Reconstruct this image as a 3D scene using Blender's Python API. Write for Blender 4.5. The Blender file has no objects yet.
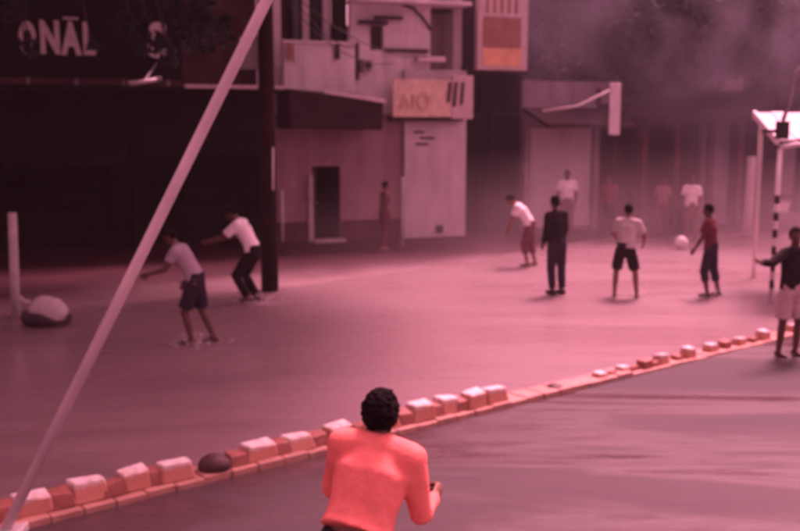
import bpy, bmesh, math, random
import numpy as np
from mathutils import Vector, Matrix, noise

random.seed(7)
RNG = np.random.default_rng(11)
SC = bpy.context.scene
COL = SC.collection
R = math.radians

# ------------------------------------------------------------------ camera
CAM_H, F_PX, CXP, CYP, HORIZON = 3.1, 1000.0, 400.0, 265.5, 126.0
PITCH = math.atan((CYP - HORIZON) / F_PX)
cd = bpy.data.cameras.new('camera')
cam = bpy.data.objects.new('camera', cd)
COL.objects.link(cam)
cam.location = (0, 0, CAM_H)
cam.rotation_euler = (R(90) - PITCH, 0, 0)
cd.sensor_width = 36.0
cd.lens = 36.0 * F_PX / 800.0
cd.clip_end = 600
cd.clip_start = 0.1
cd.dof.use_dof = True            # the clip is softly out of focus everywhere
cd.dof.focus_distance = 2.2
cd.dof.aperture_fstop = 4.4
SC.camera = cam

# ------------------------------------------------------------------ world, sun, exposure
HAZE, SMOKE, MIST = 0.0006, 0.34, 0.055
SUN_EL, SUN_AZ = R(58), R(28)         # azimuth clockwise from +Y: a veiled sun high beyond the street, right
TINT = (1.0, 0.36, 0.505)
w = bpy.data.worlds.new('World'); SC.world = w; w.use_nodes = True
nt = w.node_tree; nt.nodes.clear()
sky = nt.nodes.new('ShaderNodeTexSky'); sky.sky_type = 'NISHITA'; sky.sun_disc = False
sky.sun_elevation = SUN_EL; sky.sun_rotation = SUN_AZ
sky.air_density = 2.0; sky.dust_density = 6.0; sky.ozone_density = 1.0
bw = nt.nodes.new('ShaderNodeRGBToBW')
mx = nt.nodes.new('ShaderNodeMix'); mx.data_type = 'RGBA'; mx.blend_type = 'MULTIPLY'
mx.inputs[0].default_value = 1.0
mx.inputs[7].default_value = (*TINT, 1)
bg = nt.nodes.new('ShaderNodeBackground'); bg.inputs[1].default_value = 0.065
wo = nt.nodes.new('ShaderNodeOutputWorld')
nt.links.new(sky.outputs[0], bw.inputs[0]); nt.links.new(bw.outputs[0], mx.inputs[6])
nt.links.new(mx.outputs[2], bg.inputs[0]); nt.links.new(bg.outputs[0], wo.inputs[0])
sl = bpy.data.lights.new('sun', 'SUN'); sl.energy = 1.3; sl.angle = R(14)
sl.color = (1.0, 0.40, 0.52)
sun = bpy.data.objects.new('sun', sl); COL.objects.link(sun)
to_sun = Vector((math.sin(SUN_AZ) * math.cos(SUN_EL), math.cos(SUN_AZ) * math.cos(SUN_EL), math.sin(SUN_EL)))
sun.rotation_euler = to_sun.to_track_quat('Z', 'Y').to_euler()
sun.location = to_sun * 60
SC.view_settings.view_transform = 'Standard'
SC.view_settings.look = 'None'
SC.view_settings.gamma = 1.0
SC.view_settings.exposure = 2.5
SC.cycles.use_denoising = True
SC.cycles.max_bounces = 6
SC.cycles.volume_bounces = 1
SC.cycles.filter_width = 2.0

# ------------------------------------------------------------------ pixel geometry
CP, SP = math.cos(PITCH), math.sin(PITCH)
def ray(x, y):
    a, b = (x - CXP) / F_PX, (CYP - y) / F_PX
    return Vector((a, CP + b * SP, -SP + b * CP))
def gp(x, y, z=0.0):                     # point of the level z seen at a pixel
    d = ray(x, y); t = (z - CAM_H) / d.z
    return Vector((d.x * t, d.y * t, z))
def at(x, y, Y):                         # point at the distance Y seen at a pixel
    d = ray(x, y); t = Y / d.y
    return Vector((d.x * t, Y, CAM_H + d.z * t))
def px_x(x, Y, z=0):                     # X of a thing at a level and distance
    return at(x, 0, Y).x

# ------------------------------------------------------------------ materials
MATS = {}
def mat(name, col, rough=0.75, var=0.25, scale=4.0, bump=0.15, bscale=30.0, spec=0.4, metal=0.0, stain=0.0):
    m = bpy.data.materials.new(name); m.use_nodes = True
    n = m.node_tree; b = n.nodes['Principled BSDF']
    tc = n.nodes.new('ShaderNodeTexCoord')
    no = n.nodes.new('ShaderNodeTexNoise'); no.inputs['Scale'].default_value = scale; no.inputs['Detail'].default_value = 6
    no.inputs['Roughness'].default_value = 0.65
    n.links.new(tc.outputs['Object'], no.inputs['Vector'])
    cr = n.nodes.new('ShaderNodeValToRGB')
    lo = tuple(c * (1 - var) for c in col); hi = tuple(min(1, c * (1 + var)) for c in col)
    cr.color_ramp.elements[0].position = 0.32; cr.color_ramp.elements[1].position = 0.7
    cr.color_ramp.elements[0].color = (*lo, 1); cr.color_ramp.elements[1].color = (*hi, 1)
    n.links.new(no.outputs['Fac'], cr.inputs[0])
    out = cr.outputs[0]
    if stain:
        mp = n.nodes.new('ShaderNodeMapping'); mp.inputs['Scale'].default_value = (1.6, 1.6, 0.25)
        n.links.new(tc.outputs['Object'], mp.inputs[0])
        s = n.nodes.new('ShaderNodeTexNoise'); s.inputs['Scale'].default_value = 1.7; s.inputs['Detail'].default_value = 8
        n.links.new(mp.outputs[0], s.inputs['Vector'])
        r2 = n.nodes.new('ShaderNodeValToRGB'); r2.color_ramp.elements[0].position = 0.42; r2.color_ramp.elements[1].position = 0.72
        n.links.new(s.outputs['Fac'], r2.inputs[0])
        ml = n.nodes.new('ShaderNodeMath'); ml.operation = 'MULTIPLY'; ml.inputs[1].default_value = stain
        n.links.new(r2.outputs[0], ml.inputs[0])
        mm = n.nodes.new('ShaderNodeMix'); mm.data_type = 'RGBA'
        n.links.new(ml.outputs[0], mm.inputs[0]); n.links.new(out, mm.inputs[6])
        mm.inputs[7].default_value = (*[c * 0.35 for c in col], 1)
        out = mm.outputs[2]
    n.links.new(out, b.inputs['Base Color'])
    b.inputs['Roughness'].default_value = rough; b.inputs['Metallic'].default_value = metal
    b.inputs['Specular IOR Level'].default_value = spec
    if bump:
        n2 = n.nodes.new('ShaderNodeTexNoise'); n2.inputs['Scale'].default_value = bscale; n2.inputs['Detail'].default_value = 4
        n.links.new(tc.outputs['Object'], n2.inputs['Vector'])
        bp = n.nodes.new('ShaderNodeBump'); bp.inputs['Strength'].default_value = bump; bp.inputs['Distance'].default_value = 0.02
        n.links.new(n2.outputs['Fac'], bp.inputs['Height']); n.links.new(bp.outputs[0], b.inputs['Normal'])
    MATS[name] = m
    return m

def road_mat(name, lo, hi, r_lo, r_hi, bump, spec, fine=0.05, wsc=1.5, p0=0.35, p1=0.7, stretch=0.42):
    m = bpy.data.materials.new(name); m.use_nodes = True
    n = m.node_tree; b = n.nodes['Principled BSDF']; L = n.links.new
    tc = n.nodes.new('ShaderNodeTexCoord')
    mp = n.nodes.new('ShaderNodeMapping'); mp.inputs['Rotation'].default_value = (0, 0, R(-8)); mp.inputs['Scale'].default_value = (stretch, 1.5, 1)
    L(tc.outputs['Object'], mp.inputs[0])
    a = n.nodes.new('ShaderNodeTexNoise'); a.inputs['Scale'].default_value = 0.42; a.inputs['Detail'].default_value = 8; a.inputs['Roughness'].default_value = 0.6; a.inputs['Distortion'].default_value = 0.8
    L(mp.outputs[0], a.inputs['Vector'])
    cr = n.nodes.new('ShaderNodeValToRGB')
    cr.color_ramp.elements[0].position = 0.36; cr.color_ramp.elements[1].position = 0.66
    cr.color_ramp.elements[0].color = (*lo, 1); cr.color_ramp.elements[1].color = (*hi, 1)
    L(a.outputs['Fac'], cr.inputs[0]); L(cr.outputs[0], b.inputs['Base Color'])
    rr = n.nodes.new('ShaderNodeMapRange'); rr.inputs[1].default_value = p0; rr.inputs[2].default_value = p1
    rr.inputs[3].default_value = r_hi; rr.inputs[4].default_value = r_lo
    L(a.outputs['Fac'], rr.inputs[0]); L(rr.outputs[0], b.inputs['Roughness'])
    b.inputs['Specular IOR Level'].default_value = spec
    b.inputs['IOR'].default_value = 1.5
    # wind and rain ripples
    w1 = n.nodes.new('ShaderNodeTexNoise'); w1.inputs['Scale'].default_value = wsc; w1.inputs['Detail'].default_value = 7; w1.inputs['Distortion'].default_value = 1.4
    L(mp.outputs[0], w1.inputs['Vector'])
    w2 = n.nodes.new('ShaderNodeTexNoise'); w2.inputs['Scale'].default_value = 22; w2.inputs['Detail'].default_value = 3
    L(tc.outputs['Object'], w2.inputs['Vector'])
    ad = n.nodes.new('ShaderNodeMath'); ad.operation = 'MULTIPLY_ADD'; ad.inputs[1].default_value = fine
    L(w2.outputs['Fac'], ad.inputs[0]); L(w1.outputs['Fac'], ad.inputs[2])
    bp = n.nodes.new('ShaderNodeBump'); bp.inputs['Strength'].default_value = bump; bp.inputs['Distance'].default_value = 0.14
    L(ad.outputs[0], bp.inputs['Height']); L(bp.outputs[0], b.inputs['Normal'])
    return m

M = {}
M['road'] = road_mat('wet_asphalt', (0.020, 0.011, 0.012), (0.085, 0.055, 0.057), 0.10, 0.70, 0.13, 0.42, 0.25, 2.2, 0.46, 0.60, 0.26)
M['flood'] = road_mat('silty_flood_water', (0.15, 0.100, 0.104), (0.29, 0.212, 0.217), 0.12, 0.45, 0.12, 0.5, 0.14, 2.0, 0.4, 0.66, 0.34)
M['walk'] = mat('wet_pavement', (0.038, 0.008, 0.013), 0.6, 0.3, 1.2, 0.25, 14, 0.2)
def silt_edge(m):
    n = m.node_tree; b = n.nodes['Principled BSDF']; L = n.links.new
    src = b.inputs['Base Color'].links[0].from_socket
    tc = n.nodes.new('ShaderNodeTexCoord')
    dt = n.nodes.new('ShaderNodeVectorMath'); dt.operation = 'DOT_PRODUCT'; L(tc.outputs['Object'], dt.inputs[0]); dt.inputs[1].default_value = (-0.54, 0.84, 0)
    no = n.nodes.new('ShaderNodeTexNoise'); no.inputs['Scale'].default_value = 0.5; no.inputs['Detail'].default_value = 6; L(tc.outputs['Object'], no.inputs['Vector'])
    ma = n.nodes.new('ShaderNodeMath'); ma.operation = 'MULTIPLY_ADD'; ma.inputs[1].default_value = -2.6; L(no.outputs['Fac'], ma.inputs[0]); L(dt.outputs['Value'], ma.inputs[2])
    mr = n.nodes.new('ShaderNodeMapRange'); mr.interpolation_type = 'SMOOTHSTEP'; mr.inputs[1].default_value = 15.5; mr.inputs[2].default_value = 18.6; L(ma.outputs[0], mr.inputs[0])
    mm = n.nodes.new('ShaderNodeMix'); mm.data_type = 'RGBA'; L(mr.outputs[0], mm.inputs[0]); mm.inputs[6].default_value = (0.23, 0.16, 0.165, 1); L(src, mm.inputs[7])
    L(mm.outputs[2], b.inputs['Base Color'])
silt_edge(M['walk'])
M['kerb_white'] = mat('worn_white_paint', (0.72, 0.66, 0.60), 0.55, 0.18, 9, 0.3, 40, stain=0.35)
M['kerb_red'] = mat('worn_red_paint', (0.30, 0.11, 0.08), 0.55, 0.3, 9, 0.3, 40, stain=0.4)
M['kerb_base'] = mat('worn_orange_paint', (0.42, 0.23, 0.18), 0.55, 0.25, 5, 0.3, 30)
def kerb_paint():
    m = mat('white_topped_kerb_paint', (0.72, 0.66, 0.62), 0.55, 0.3, 9, 0.5, 40, stain=0.6)
    n = m.node_tree; b = n.nodes['Principled BSDF']; L = n.links.new
    src = b.inputs['Base Color'].links[0].from_socket
    tc = n.nodes.new('ShaderNodeTexCoord'); sx = n.nodes.new('ShaderNodeSeparateXYZ'); L(tc.outputs['Object'], sx.inputs[0])
    no = n.nodes.new('ShaderNodeTexNoise'); no.inputs['Scale'].default_value = 14; L(tc.outputs['Object'], no.inputs['Vector'])
    ma = n.nodes.new('ShaderNodeMath'); ma.operation = 'MULTIPLY_ADD'; ma.inputs[1].default_value = 0.06; L(no.outputs['Fac'], ma.inputs[0]); L(sx.outputs['Z'], ma.inputs[2])
    cr = n.nodes.new('ShaderNodeValToRGB'); cr.color_ramp.elements[0].position = 0.14; cr.color_ramp.elements[1].position = 0.19
    L(ma.outputs[0], cr.inputs[0])
    mm = n.nodes.new('ShaderNodeMix'); mm.data_type = 'RGBA'; L(cr.outputs[0], mm.inputs[0]); mm.inputs[6].default_value = (0.52, 0.24, 0.17, 1); L(src, mm.inputs[7])
    L(mm.outputs[2], b.inputs['Base Color'])
    return m
M['kerb_white'] = kerb_paint()
M['dark_rubber'] = mat('dark_stone', (0.055, 0.022, 0.022), 0.6, 0.3, 8)
M['stay'] = mat('pale_painted_steel', (0.74, 0.64, 0.66), 0.5, 0.12, 2.5, 0.08, 30, stain=0.25)
M['post'] = mat('pale_concrete', (0.50, 0.46, 0.45), 0.75, 0.2, 6, 0.25, 25, stain=0.4)
M['darkpole'] = mat('dark_tarred_wood', (0.022, 0.010, 0.012), 0.85, 0.35, 5, 0.4, 18, 0.12)
M['wall'] = mat('pale_plaster', (0.66, 0.59, 0.62), 0.85, 0.13, 0.7, 0.2, 12, stain=0.28)
M['wall_rose'] = mat('shaded_rose_plaster', (0.36, 0.235, 0.26), 0.85, 0.16, 0.7, 0.2, 12, stain=0.4)  # rose plaster darkened in its colour for the shade under the canopy
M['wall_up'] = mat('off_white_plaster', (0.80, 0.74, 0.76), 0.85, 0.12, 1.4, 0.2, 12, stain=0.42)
M['wall_grey'] = mat('grey_plaster', (0.30, 0.25, 0.28), 0.85, 0.2, 1.1, 0.2, 12, stain=0.5)
M['shop_dark'] = mat('dark_paint_and_gloom', (0.006, 0.003, 0.004), 0.9, 0.4, 2, 0.2, 12, 0.08)  # near-black stands in for the darkness inside the unlit bays and doorway
M['shop_red'] = mat('dark_red_paint', (0.10, 0.035, 0.045), 0.8, 0.3, 1.5, 0.2, 12, 0.3, stain=0.4)
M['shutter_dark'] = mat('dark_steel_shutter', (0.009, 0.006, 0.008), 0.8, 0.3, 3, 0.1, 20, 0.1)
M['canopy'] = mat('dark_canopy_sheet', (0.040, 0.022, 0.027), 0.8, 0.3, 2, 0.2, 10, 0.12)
M['trim'] = mat('pale_trim', (0.72, 0.64, 0.66), 0.6, 0.1, 3, 0.1, 20)
M['purple'] = mat('dark_purple_paint', (0.05, 0.032, 0.05), 0.8, 0.25, 1.5, 0.2, 12, 0.3)
M['glass'] = mat('dark_window_glass', (0.02, 0.02, 0.025), 0.15, 0.2, 2, 0.0, 10, 0.6)
M['sign_face'] = mat('sign_face_pale', (0.62, 0.50, 0.50), 0.5, 0.12, 4, 0.05)
M['sign_brown'] = mat('sign_brown', (0.34, 0.17, 0.13), 0.5, 0.15, 4, 0.05)
M['sign_orange'] = mat('sign_orange', (0.80, 0.46, 0.27), 0.5, 0.15, 4, 0.05)
M['sign_rust'] = mat('faded_rust_lettering', (0.62, 0.42, 0.30), 0.6, 0.2, 6, 0.05)
M['sign_text'] = mat('pale_lettering', (0.78, 0.72, 0.74), 0.6, 0.1, 6, 0.05)
M['sign_ochre'] = mat('ochre_paint', (0.74, 0.58, 0.46), 0.6, 0.2, 5, 0.05)
M['dark_text'] = mat('dark_lettering', (0.06, 0.025, 0.04), 0.6, 0.2, 6, 0.05)
M['black_box'] = mat('black_painted_metal', (0.015, 0.012, 0.014), 0.45, 0.2, 6, 0.1)
M['white_pipe'] = mat('white_painted_pipe', (0.74, 0.68, 0.69), 0.45, 0.1, 6, 0.1)
M['roofsheet'] = mat('pale_roof_sheet', (0.66, 0.58, 0.60), 0.5, 0.12, 3, 0.1, 14, stain=0.3)
M['steel'] = mat('grey_steel', (0.28, 0.25, 0.26), 0.4, 0.15, 5, 0.1, metal=0.6)
M['leaf'] = mat('leaf_dark', (0.050, 0.075, 0.055), 0.6, 0.45, 0.9, 0.0, 10, 0.3)
M['leaf2'] = mat('leaf_grey_green', (0.070, 0.095, 0.085), 0.6, 0.4, 0.8, 0.0, 10, 0.3)
M['leaf_l'] = mat('leaf_deep', (0.022, 0.032, 0.028), 0.65, 0.4, 0.9, 0.0, 10, 0.25)
M['bark'] = mat('bark', (0.07, 0.05, 0.045), 0.9, 0.35, 4, 0.6, 12)
M['skin'] = mat('brown_skin', (0.20, 0.095, 0.06), 0.55, 0.12, 8, 0.05)
M['skin2'] = mat('dark_brown_skin', (0.10, 0.045, 0.032), 0.55, 0.12, 8, 0.05)
M['hair'] = mat('black_hair', (0.006, 0.003, 0.004), 0.8, 0.4, 60, 0.5, 160, 0.08)
M['ballm'] = mat('white_leather', (0.78, 0.74, 0.74), 0.4, 0.08, 10, 0.05)
M['sack'] = mat('pale_woven_sack', (0.50, 0.44, 0.44), 0.8, 0.15, 10, 0.4, 60)
M['rubbish'] = mat('dark_wet_cloth', (0.05, 0.03, 0.04), 0.7, 0.35, 6, 0.4, 20)
M['eye'] = mat('dark_eye', (0.02, 0.015, 0.015), 0.2, 0.1)
M['lip'] = mat('lip', (0.16, 0.05, 0.045), 0.5, 0.1)
M['foam'] = mat('splash_water', (0.70, 0.66, 0.66), 0.25, 0.1, 20, 0.1)
def cloth(name, col, rough=0.85):
    if name not in M: M[name] = mat(name, col, rough, 0.16, 5, 0.25, 40, 0.10)
    return M[name]

# ------------------------------------------------------------------ mesh builder
class MB:
    def __init__(s): s.v = []; s.f = []
    def quad(s, pts):
        i = len(s.v); s.v += [tuple(p) for p in pts]; s.f.append(tuple(range(i, i + len(pts)))); return s
    def box(s, a, b):
        (x0, y0, z0), (x1, y1, z1) = [tuple(map(min, a, b)), tuple(map(max, a, b))]
        i = len(s.v)
        s.v += [(x0,y0,z0),(x1,y0,z0),(x1,y1,z0),(x0,y1,z0),(x0,y0,z1),(x1,y0,z1),(x1,y1,z1),(x0,y1,z1)]
        s.f += [tuple(i + k for k in q) for q in ((0,3,2,1),(4,5,6,7),(0,1,5,4),(1,2,6,5),(2,3,7,6),(3,0,4,7))]
        return s
    def hexa(s, bot, top):
        i = len(s.v); s.v += [tuple(p) for p in bot] + [tuple(p) for p in top]; n = len(bot)
        s.f.append(tuple(i + k for k in reversed(range(n)))); s.f.append(tuple(i + n + k for k in range(n)))
        for k in range(n): s.f.append((i + k, i + (k + 1) % n, i + n + (k + 1) % n, i + n + k))
        return s
    def tube(s, pts, rad, n=10, flat=1.0, side=None, cap='flat'):
        pts = [Vector(p) for p in pts]
        if not isinstance(rad, (list, tuple)): rad = [rad] * len(pts)
        if cap == 'round':
            d0 = (pts[0] - pts[1]).normalized(); d1 = (pts[-1] - pts[-2]).normalized()
            P, Rr = [], []
            for a in (80, 55, 28): P.append(pts[0] + d0 * rad[0] * math.sin(R(a))); Rr.append(rad[0] * math.cos(R(a)))
            P += pts; Rr += list(rad)
            for a in (28, 55, 80): P.append(pts[-1] + d1 * rad[-1] * math.sin(R(a))); Rr.append(rad[-1] * math.cos(R(a)))
            pts, rad = P, Rr
        i = len(s.v); prev = None
        for k, p in enumerate(pts):
            t = (pts[min(k + 1, len(pts) - 1)] - pts[max(k - 1, 0)]).normalized()
            if side is not None: a = Vector(side)
            elif prev is None: a = Vector((1, 0, 0)) if abs(t.x) < 0.8 else Vector((0, 1, 0))
            else: a = prev
            a = (a - t * a.dot(t)).normalized(); prev = a; b = t.cross(a)
            for q in range(n):
                g = 2 * math.pi * q / n
                s.v.append(tuple(p + a * (math.cos(g) * rad[k]) + b * (math.sin(g) * rad[k] * flat)))
        for k in range(len(pts) - 1):
            for q in range(n):
                s.f.append((i + k*n + q, i + k*n + (q+1) % n, i + (k+1)*n + (q+1) % n, i + (k+1)*n + q))
        s.f.append(tuple(i + q for q in reversed(range(n)))); s.f.append(tuple(i + (len(pts)-1)*n + q for q in range(n)))
        return s
    def ell(s, c, ax, ay, az, n=16, m=10):          # ellipsoid with three axis vectors
        c = Vector(c); i = len(s.v)
        s.v.append(tuple(c - az))
        for k in range(1, m):
            ph = -math.pi / 2 + math.pi * k / m
            for q in range(n):
                g = 2 * math.pi * q / n
                s.v.append(tuple(c + ax * (math.cos(ph) * math.cos(g)) + ay * (math.cos(ph) * math.sin(g)) + az * math.sin(ph)))
        s.v.append(tuple(c + az)); last = len(s.v) - 1
        for q in range(n): s.f.append((i, i + 1 + (q + 1) % n, i + 1 + q))
        for k in range(m - 2):
            for q in range(n):
                s.f.append((i+1+k*n+q, i+1+k*n+(q+1) % n, i+1+(k+1)*n+(q+1) % n, i+1+(k+1)*n+q))
        for q in range(n): s.f.append((i+1+(m-2)*n+q, i+1+(m-2)*n+(q+1) % n, last))
        return s
    def mesh(s, name):
        me = bpy.data.meshes.new(name); me.from_pydata(s.v, [], s.f); me.update(); return me
    def build(s, name, m, parent=None, smooth=False, bevel=0.0):
        me = s.mesh(name)
        return obj(name, me, m, parent, smooth, bevel)

def obj(name, me, m, parent=None, smooth=False, bevel=0.0):
    o = bpy.data.objects.new(name, me); COL.objects.link(o)
    me.materials.clear(); me.materials.append(m)
    if parent: o.parent = parent
    if smooth:
        for p in me.polygons: p.use_smooth = True
    if bevel:
        b = o.modifiers.new('bevel', 'BEVEL'); b.width = bevel; b.segments = 2; b.limit_method = 'ANGLE'
    return o
def empty(name, loc=(0, 0, 0), rz=0.0):
    o = bpy.data.objects.new(name, None); COL.objects.link(o); o.location = loc; o.rotation_euler = (0, 0, rz)
    o.empty_display_size = 0.2
    return o
def tag(o, label, cat, group=None):
    o['label'] = label; o['category'] = cat
    if group: o['group'] = group
    return o
def struct(o): o['kind'] = 'structure'; return o

def text_mesh(body, size, bold=0.0, depth=0.02):
    cu = bpy.data.curves.new('text', 'FONT'); cu.body = body; cu.size = size; cu.offset = bold; cu.extrude = depth
    cu.align_x = 'LEFT'
    t = bpy.data.objects.new('text', cu); COL.objects.link(t)
    dg = bpy.context.evaluated_depsgraph_get()
    me = bpy.data.meshes.new_from_object(t.evaluated_get(dg))
    bpy.data.objects.remove(t); bpy.data.curves.remove(cu)
    return me
def letter(body, x0, x1, z0, z1, y, m, parent, bold=0.02, name='letter'):
    me = text_mesh(body, 1.0, bold, 0.015)
    co = np.empty(len(me.vertices) * 3); me.vertices.foreach_get('co', co); co = co.reshape(-1, 3)
    mn, mxx = co.min(0), co.max(0)
    out = np.empty_like(co)
    out[:, 0] = x0 + (co[:, 0] - mn[0]) / (mxx[0] - mn[0]) * (x1 - x0)
    out[:, 2] = z0 + (co[:, 1] - mn[1]) / (mxx[1] - mn[1]) * (z1 - z0)
    out[:, 1] = y - co[:, 2]
    me.vertices.foreach_set('co', out.ravel()); me.update()
    return obj(name, me, m, parent)

# ------------------------------------------------------------------ ground, road, pavement
def grid_plane(x0, x1, y0, y1, z, n=2):
    mb = MB(); mb.quad([(x0, y0, z), (x1, y0, z), (x1, y1, z), (x0, y1, z)]); return mb
struct(grid_plane(-220, 220, -120, 320, 0.0).build('road', M['road']))
PV = 0.016
edge = [(-24, 8.2), (-14, 12.6), (-6.3, 16.5), (-2.1, 19.1), (1.4, 22.4), (3.6, 25.6), (5.6, 27.6), (9, 28.6), (16, 30.5), (30, 36)]
mb = MB()
top = [(x, y, PV) for x, y in edge] + [(60, 90, PV), (-60, 90, PV), (-60, 8, PV)]
bot = [(x, y, -0.06) for x, y, z in top]
mb.hexa(bot, top)
struct(mb.build('pavement', M['walk'], bevel=0.012))

# ------------------------------------------------------------------ the painted block kerb
K0, K1 = gp(-60, 548), gp(860, 318)
kd = (K1 - K0).normalized(); kang = math.atan2(kd.y, kd.x)
kerb = empty('kerb_divider', K0, kang)
tag(kerb, 'low painted kerb of separate white and red blocks dividing the flooded road', 'kerb')
klen = (K1 - K0).length
def ks(px, py):                                   # run along the kerb of a pixel on the ground
    # intersect the vertical plane of the kerb line with the pixel's column
    d = ray(px, py); a = d.x * kd.y - d.y * kd.x
    t = (K0.x * kd.y - K0.y * kd.x) / a
    return (Vector((d.x * t, d.y * t, 0)) - K0).dot(kd)
sb = MB()
nseg = 52; kfoot = klen
for i in range(nseg):
    a, b = i * kfoot / nseg, (i + 1) * kfoot / nseg - 0.008
    hh = (0.06 if i < 30 else 0.025) + random.uniform(-0.008, 0.008); o = random.uniform(-0.012, 0.012)
    sb.box((a, -0.06 + o, -0.05), (b, 0.25 + o, hh))
sb.build('kerb_foot', M['kerb_base'], kerb, bevel=0.01)
def block_mesh(L, W, H, seed):
    random.seed(seed); m_ = MB()
    def jit(): return random.uniform(-0.02, 0.02)
    bt = [(-L/2+jit(), 0, 0), (L/2+jit(), 0, 0), (L/2+jit(), W, 0), (-L/2+jit(), W, 0)]
    tp = [(-L/2+.02+jit(), .03+jit(), H+jit()), (L/2-.02+jit(), .03+jit(), H+jit()), (L/2-.02+jit(), W-.02+jit(), H+jit()), (-L/2+.02+jit(), W-.02+jit(), H+jit())]
    return m_.hexa(bt, tp).mesh('block')
wb = [block_mesh(0.30, 0.20, 0.165, s) for s in range(4)]
rb = [block_mesh(0.24, 0.18, 0.125, s) for s in range(10, 14)]
random.seed(5)
for i, (px, py) in enumerate([(-20, 530), (36, 505), (92, 490), (140, 478), (180, 468), (263, 448), (303, 437), (342, 428), (388, 416), (425, 408), (455, 400), (478, 394), (501, 389), (606, 367), (628, 362), (648, 358), (668, 354), (694, 349), (716, 345), (730, 342), (745, 339), (768, 335), (800, 330), (822, 326)]):
    s = ks(px, py)
    far = i > 12
    me = wb[i % 4].copy() if not far else wb[i % 4].copy()
    o = obj('block', me, M['kerb_white'] if i not in (15, 19) else M['kerb_red'], kerb, bevel=0.018)
    o.location = (s + random.uniform(-.03, .03), random.uniform(-.01, 0.03), 0.055 if not far else -.01); o.rotation_euler = (random.uniform(-.03, .03), random.uniform(-.03, .03), random.uniform(-.05, .05))
    o.scale = (random.uniform(.85, 1.08), 1, random.uniform(.85, 1.1))
    if far: o.scale = (random.uniform(.5, .72), .8, random.uniform(.7, 1.0))
for px, py in [(8, 512), (64, 497), (117, 484), (160, 473), (243, 453), (284, 442), (323, 432), (365, 422), (408, 412), (440, 404), (467, 397), (490, 391), (617, 365), (638, 360), (658, 356), (683, 351), (757, 337)]:
    o = obj('block', rb[int(px) % 4].copy(), M['kerb_red'], kerb, bevel=0.016)
    o.scale = (1, 1, 1) if px < 520 else (.6, .8, .8); o.location = (ks(px, py), random.uniform(-.01, .03), 0.055 if px < 520 else -.01); o.rotation_euler = (random.uniform(-.04, .04), random.uniform(-.04, .04), random.uniform(-.06, .06))

def lump(name, loc, rx, ry, rz, m, label, cat, seed, parent=None, rough=0.12, freq=6.0):
    mb = MB().ell((0, 0, 0), Vector((rx, 0, 0)), Vector((0, ry, 0)), Vector((0, 0, rz)), 28, 18)
    me = mb.mesh(name)
    for v in me.vertices:
        n = noise.noise(v.co * freq + Vector((seed, seed * 2, 0)))
        v.co *= 1 + rough * n
        if v.co.z < -rz * 0.55: v.co.z = -rz * 0.55
    o = obj(name, me, m, parent, smooth=True)
    o.location = Vector(loc) + Vector((0, 0, rz * 0.5))
    if label: tag(o, label, cat)
    return o
FL = MB(); _n = Vector((-kd.y, kd.x, 0)) * .12
_a, _b = K0 + _n - kd * 60, K1 + _n + kd * 60
FL.quad([(_a.x, _a.y, .004), (_b.x, _b.y, .004), (60, 140, .004), (-110, 140, .004), (-110, _a.y, .004)])
struct(FL.build('flooded_road', M['flood']))
def on_kerb(px, py, off, z): 
    s = ks(px, py); n = Vector((-kd.y, kd.x, 0)); return K0 + kd * s + n * off + Vector((0, 0, z))
lump('dark_stone', on_kerb(219, 463, 0.08, 0.05), 0.15, 0.12, 0.10, M['dark_rubber'], 'black rounded stone filling the gap left by a missing kerb block', 'stone', 3)
lump('dark_stone', on_kerb(560, 378, 0.08, -0.02), 0.12, 0.12, 0.08, M['dark_rubber'], 'small dark stone alone on the long bare stretch of kerb', 'stone', 9)

# ------------------------------------------------------------------ diagonal stay, poles and posts
sA = gp(2, 536); sT = at(266, -6, sA.y + 0.15)
sB = sA + (sT - sA) * 2.3
st = empty('guy_stay', sA)
tag(st, 'long pale pipe slanting up from the kerb across the dark shops', 'guy stay')
rel = [(sB - sA) * t for t in (0, .25, .5, .75, 1)]
for i, p in enumerate(rel): p.z -= 0.05 * math.sin(math.pi * i / 4)
MB().tube(rel, 0.042, 16).build('pipe', M['stay'], st, smooth=True)
MB().box((-.16, -.14, -.05), (.16, .14, .06)).build('anchor_block', M['post'], st, bevel=.015)

def utility_pole():
    b = gp(270, 291); b.z = 0
    e = empty('utility_pole', b)
    tag(e, 'tall dark wooden pole standing between the shops and the pale wall', 'pole')
    MB().tube([(0, 0, -.1), (0, 0, 3), (0.02, 0, 9.5)], [.165, .155, .12], 18).build('shaft', M['darkpole'], e, smooth=True)
    p0, p1 = at(273, 190, b.y - .2) - b, at(273, 147, b.y - .2) - b
    MB().tube([p0, p1], .018, 8).build('conduit', M['white_pipe'], e, smooth=True)
    MB().box((-.9, -.05, 8.4), (.9, .05, 8.52)).build('crossarm', M['darkpole'], e)
    for x in (-.8, -.3, .3, .8):
        MB().tube([(x, 0, 8.52), (x, 0, 8.6), (x, 0, 8.66)], [.03, .05, .025], 8).build('insulator', M['steel'], e, smooth=True)
    MB().tube([(0, 0, 7.4), (0, 0, 7.44)], .15, 16).build('band', M['steel'], e)
    return e
utility_pole()

def round_post(px, py, h, r, label, top_tilt=0.0, z=0.0):
    b = gp(px, py, z); e = empty('post', b)
    tag(e, label, 'post')
    MB().tube([(0, 0, -.1), (top_tilt * .5, 0, h * .5), (top_tilt, 0, h - .02), (top_tilt, 0, h)], [r, r * .97, r * .93, r * .75], 14).build('shaft', M['post'], e, smooth=True)
    MB().tube([(0, 0, -.04), (0, 0, .05)], r * 1.7, 14).build('footing', M['walk'], e)
    return e
round_post(16, 318, 1.72, .075, 'pale round post standing at the pavement edge beside the white sack', .03)
round_post(747, 237, 2.25, .13, 'thick pale concrete post standing before the dark open hall', .02, PV)
round_post(402, 247, 1.80, .045, 'thin pale pipe post beside the person in brown at the wall', .01, PV)

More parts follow.
